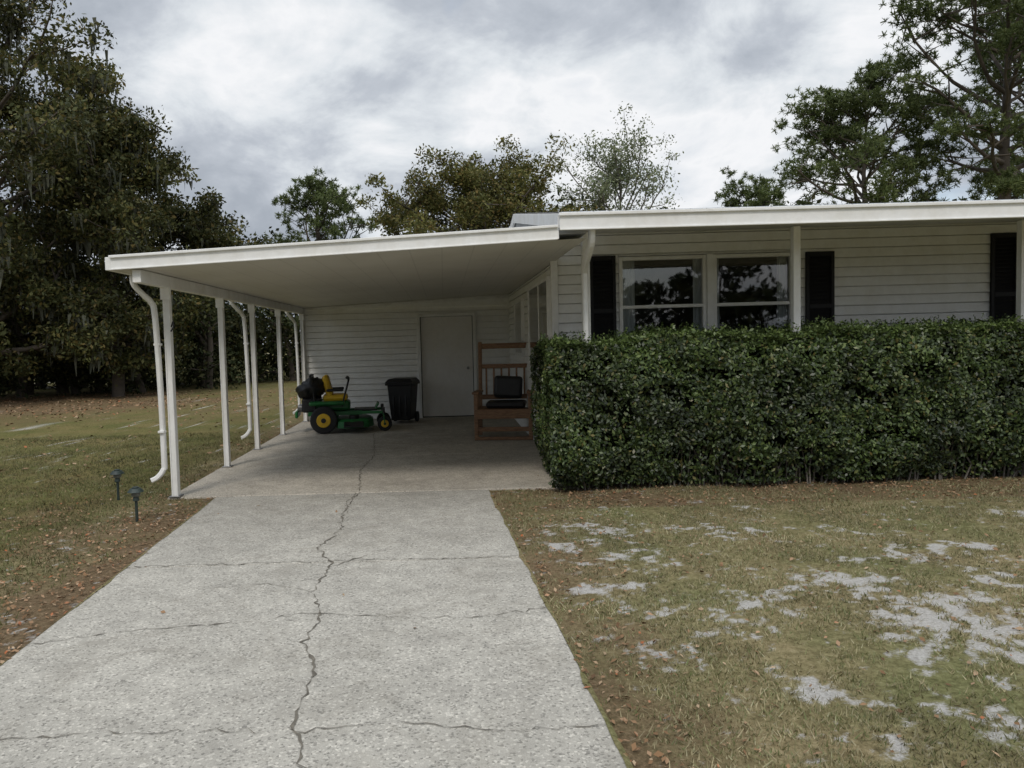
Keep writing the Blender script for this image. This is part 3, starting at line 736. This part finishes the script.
# ------------------------------------------------------------------ trash bin
tb=empty('trash_bin',(-.82,14.7,.004),math.radians(-12))
def taperbox(name,z0,z1,a0,b0,a1,b1,mat,parent,bev=.02,off=(0,0)):
    V=[(s*a0/2,t*b0/2,z0) for s,t in((-1,-1),(1,-1),(1,1),(-1,1))]+[(off[0]+s*a1/2,off[1]+t*b1/2,z1) for s,t in((-1,-1),(1,-1),(1,1),(-1,1))]
    return pymesh(name,V,[(0,3,2,1),(4,5,6,7),(0,1,5,4),(1,2,6,5),(2,3,7,6),(3,0,4,7)],mat,parent,bevel=bev)
taperbox('bin_body',.06,.74,.38,.44,.48,.54,M_blackpl,tb)
taperbox('bin_rim',.735,.78,.54,.60,.55,.61,M_blackpl,tb,.01)
taperbox('bin_lid',.785,.86,.56,.62,.44,.50,M_blackpl,tb,.015)
for x in(-.12,.0,.12): box('bin_rib',(x,-.255,.42),(.03,.02,.56),M_blackpl,tb,.005,(-.07,0,0))
for s in(-1,1):
    cyl('bin_wheel',(s*.22,.2,.1),.1,.05,M_rubber,tb,'X')
    box('handle_bracket',(s*.22,.33,.78),(.04,.1,.05),M_blackpl,tb)
beam('handle',(-.24,.37,.79),(.24,.37,.79),.03,.03,M_blackpl,tb)

# ------------------------------------------------------------------ wooden chair
wc=empty('wooden_porch_chair',(.93,12.0,.004),math.radians(-8))
W=.88
for s in(-1,1):
    x=s*W/2*.95
    beam('back_post',(x,.34,0),(x*.97,.48,1.52),.06,.065,M_wood,wc,.01)
    beam('front_leg',(x,-.32,0),(x,-.32,.72),.065,.065,M_wood,wc,.01)
    beam('arm',(x,-.40,.735),(x,.42,.72),.11,.04,M_wood,wc,.01)
    beam('seat_side_rail',(x,-.34,.42),(x,.38,.42),.035,.09,M_wood,wc,.008)
    beam('lower_side_rail',(x,-.34,.12),(x,.38,.12),.035,.07,M_wood,wc,.008)
    beam('side_slat',(x,-.1,.16),(x,-.1,.70),.03,.05,M_wood,wc,.006)
    beam('side_slat',(x,.12,.16),(x,.12,.70),.03,.05,M_wood,wc,.006)
for i in range(7): beam('seat_slat',(-W/2,-.33+i*.105,.47),(W/2,-.33+i*.105,.465-.006*i),.085,.025,M_wood,wc,.005)
beam('front_apron',(-W/2,-.36,.40),(W/2,-.36,.40),.03,.13,M_wood,wc,.008)
beam('lower_stretcher',(-W/2,-.33,.17),(W/2,-.33,.17),.03,.07,M_wood,wc,.008)
beam('foot_rail',(-W/2,-.34,.03),(W/2,-.34,.03),.05,.05,M_wood,wc,.008)
beam('top_rail',(-W/2,.48,1.45),(W/2,.48,1.45),.035,.09,M_wood,wc,.012)
beam('mid_rail',(-W/2,.44,1.12),(W/2,.44,1.12),.03,.07,M_wood,wc,.01)
beam('low_back_rail',(-W/2,.40,.62),(W/2,.40,.62),.03,.08,M_wood,wc,.01)
for i in range(6):
    x=-.31+i*.124; beam('back_spindle',(x,.40,.64),(x,.44,1.10),.03,.035,M_wood,wc,.006)
box('seat_cushion',(0.03,.05,.53),(.62,.5,.10),M_blackpl,wc,.04)
box('back_cushion',(0.05,.33,.78),(.46,.10,.36),M_blackpl,wc,.048,(-.09,.06,0))

# ------------------------------------------------------------------ path lights
M_lens=simple('lens_plastic',(.12,.125,.11),.3)
def path_light(loc):
    e=empty('path_light',loc,random.random())
    cyl('stake',(0,0,.12),.014,.26,M_litegreen,e,n=10)
    cyl('collar',(0,0,.215),.03,.05,M_litegreen,e,n=16,r2=.022)
    cyl('lens',(0,0,.255),.04,.04,M_lens,e,n=16)
    cyl('hood',(0,0,.292),.075,.035,M_litegreen,e,n=20,r2=.045,bevel=.004)
    cyl('hood_cap',(0,0,.315),.03,.014,M_litegreen,e,n=16)
path_light((-3.48,7.95,-.02)); path_light((-2.86,6.9,-.02))

# ------------------------------------------------------------------ world, sun, camera
w=bpy.data.worlds.new('World'); S.world=w; w.use_nodes=True; nt=w.node_tree
for n in list(nt.nodes): nt.nodes.remove(n)
SE,SR=math.radians(48),math.radians(200)
sky=N(nt,'ShaderNodeTexSky',sky_type='NISHITA'); sky.sun_disc=False; sky.sun_elevation=SE; sky.sun_rotation=SR
tc=N(nt,'ShaderNodeTexCoord').outputs['Generated']
sp_=N(nt,'ShaderNodeSeparateXYZ'); nt.links.new(tc,sp_.inputs[0])
zp=mth(nt,'MAXIMUM',sp_.outputs[2],0.0)
zz=mth(nt,'ADD',zp,.42)
cx=mth(nt,'DIVIDE',sp_.outputs[0],zz); cy=mth(nt,'DIVIDE',sp_.outputs[1],zz)
cb=N(nt,'ShaderNodeCombineXYZ'); nt.links.new(cx,cb.inputs[0]); nt.links.new(cy,cb.inputs[1]); cb.inputs[2].default_value=2.2
n1=noise(nt,1.25,8,.52,cb.outputs[0],.35)
n2=noise(nt,4.0,8,.6,cb.outputs[0],.4)
f=mth(nt,'ADD',mth(nt,'MULTIPLY',n1,.74),mth(nt,'MULTIPLY',n2,.26))
f=mth(nt,'ADD',f,mth(nt,'MULTIPLY',sp_.outputs[0],.13))
cc=ramp(nt,f,[(.40,(.33,.37,.43)),(.46,(.42,.46,.52)),(.50,(.53,.57,.63)),(.54,(.74,.78,.82)),(.58,(.92,.93,.95)),(.64,(.74,.78,.83)),(.72,(.60,.66,.74))])
bg1=N(nt,'ShaderNodeBackground'); nt.links.new(sky.outputs[0],bg1.inputs[0]); bg1.inputs[1].default_value=.13
bg2=N(nt,'ShaderNodeBackground'); nt.links.new(cc,bg2.inputs[0])
nt.links.new(mth(nt,'ADD',1.0,mth(nt,'MULTIPLY',mth(nt,'MAXIMUM',mth(nt,'SUBTRACT',zp,.40),0.),3.0)),bg2.inputs[1])
gap=ramp(nt,noise(nt,1.6,6,.5,cb.outputs[0],.2),[(.58,1),(.68,.35)])
ms=N(nt,'ShaderNodeMixShader'); nt.links.new(gap,ms.inputs[0]); nt.links.new(bg1.outputs[0],ms.inputs[1]); nt.links.new(bg2.outputs[0],ms.inputs[2])
out=N(nt,'ShaderNodeOutputWorld'); nt.links.new(ms.outputs[0],out.inputs[0])
sl=bpy.data.lights.new('sun','SUN'); sl.energy=1.5; sl.angle=math.radians(14); sl.color=(1,.94,.86)
so=bpy.data.objects.new('sun',sl); link(so)
dv=Vector((math.sin(SR)*math.cos(SE),math.cos(SR)*math.cos(SE),math.sin(SE)))
so.rotation_euler=dv.to_track_quat('Z','Y').to_euler(); so.location=(0,-5,20)

cam=bpy.data.cameras.new('camera'); co=bpy.data.objects.new('camera',cam); link(co)
cam.sensor_width=36; cam.lens=36*760/1024; cam.shift_x=67/1024; cam.clip_end=3000; cam.clip_start=.05
R=Matrix.Rotation(math.radians(90-3.2),4,'X')@Matrix.Rotation(math.radians(-1.6),4,'Z')
co.matrix_world=Matrix.Translation((0,0,1.55))@R
S.camera=co
S.view_settings.view_transform='Standard'; S.view_settings.look='None'; S.view_settings.exposure=0
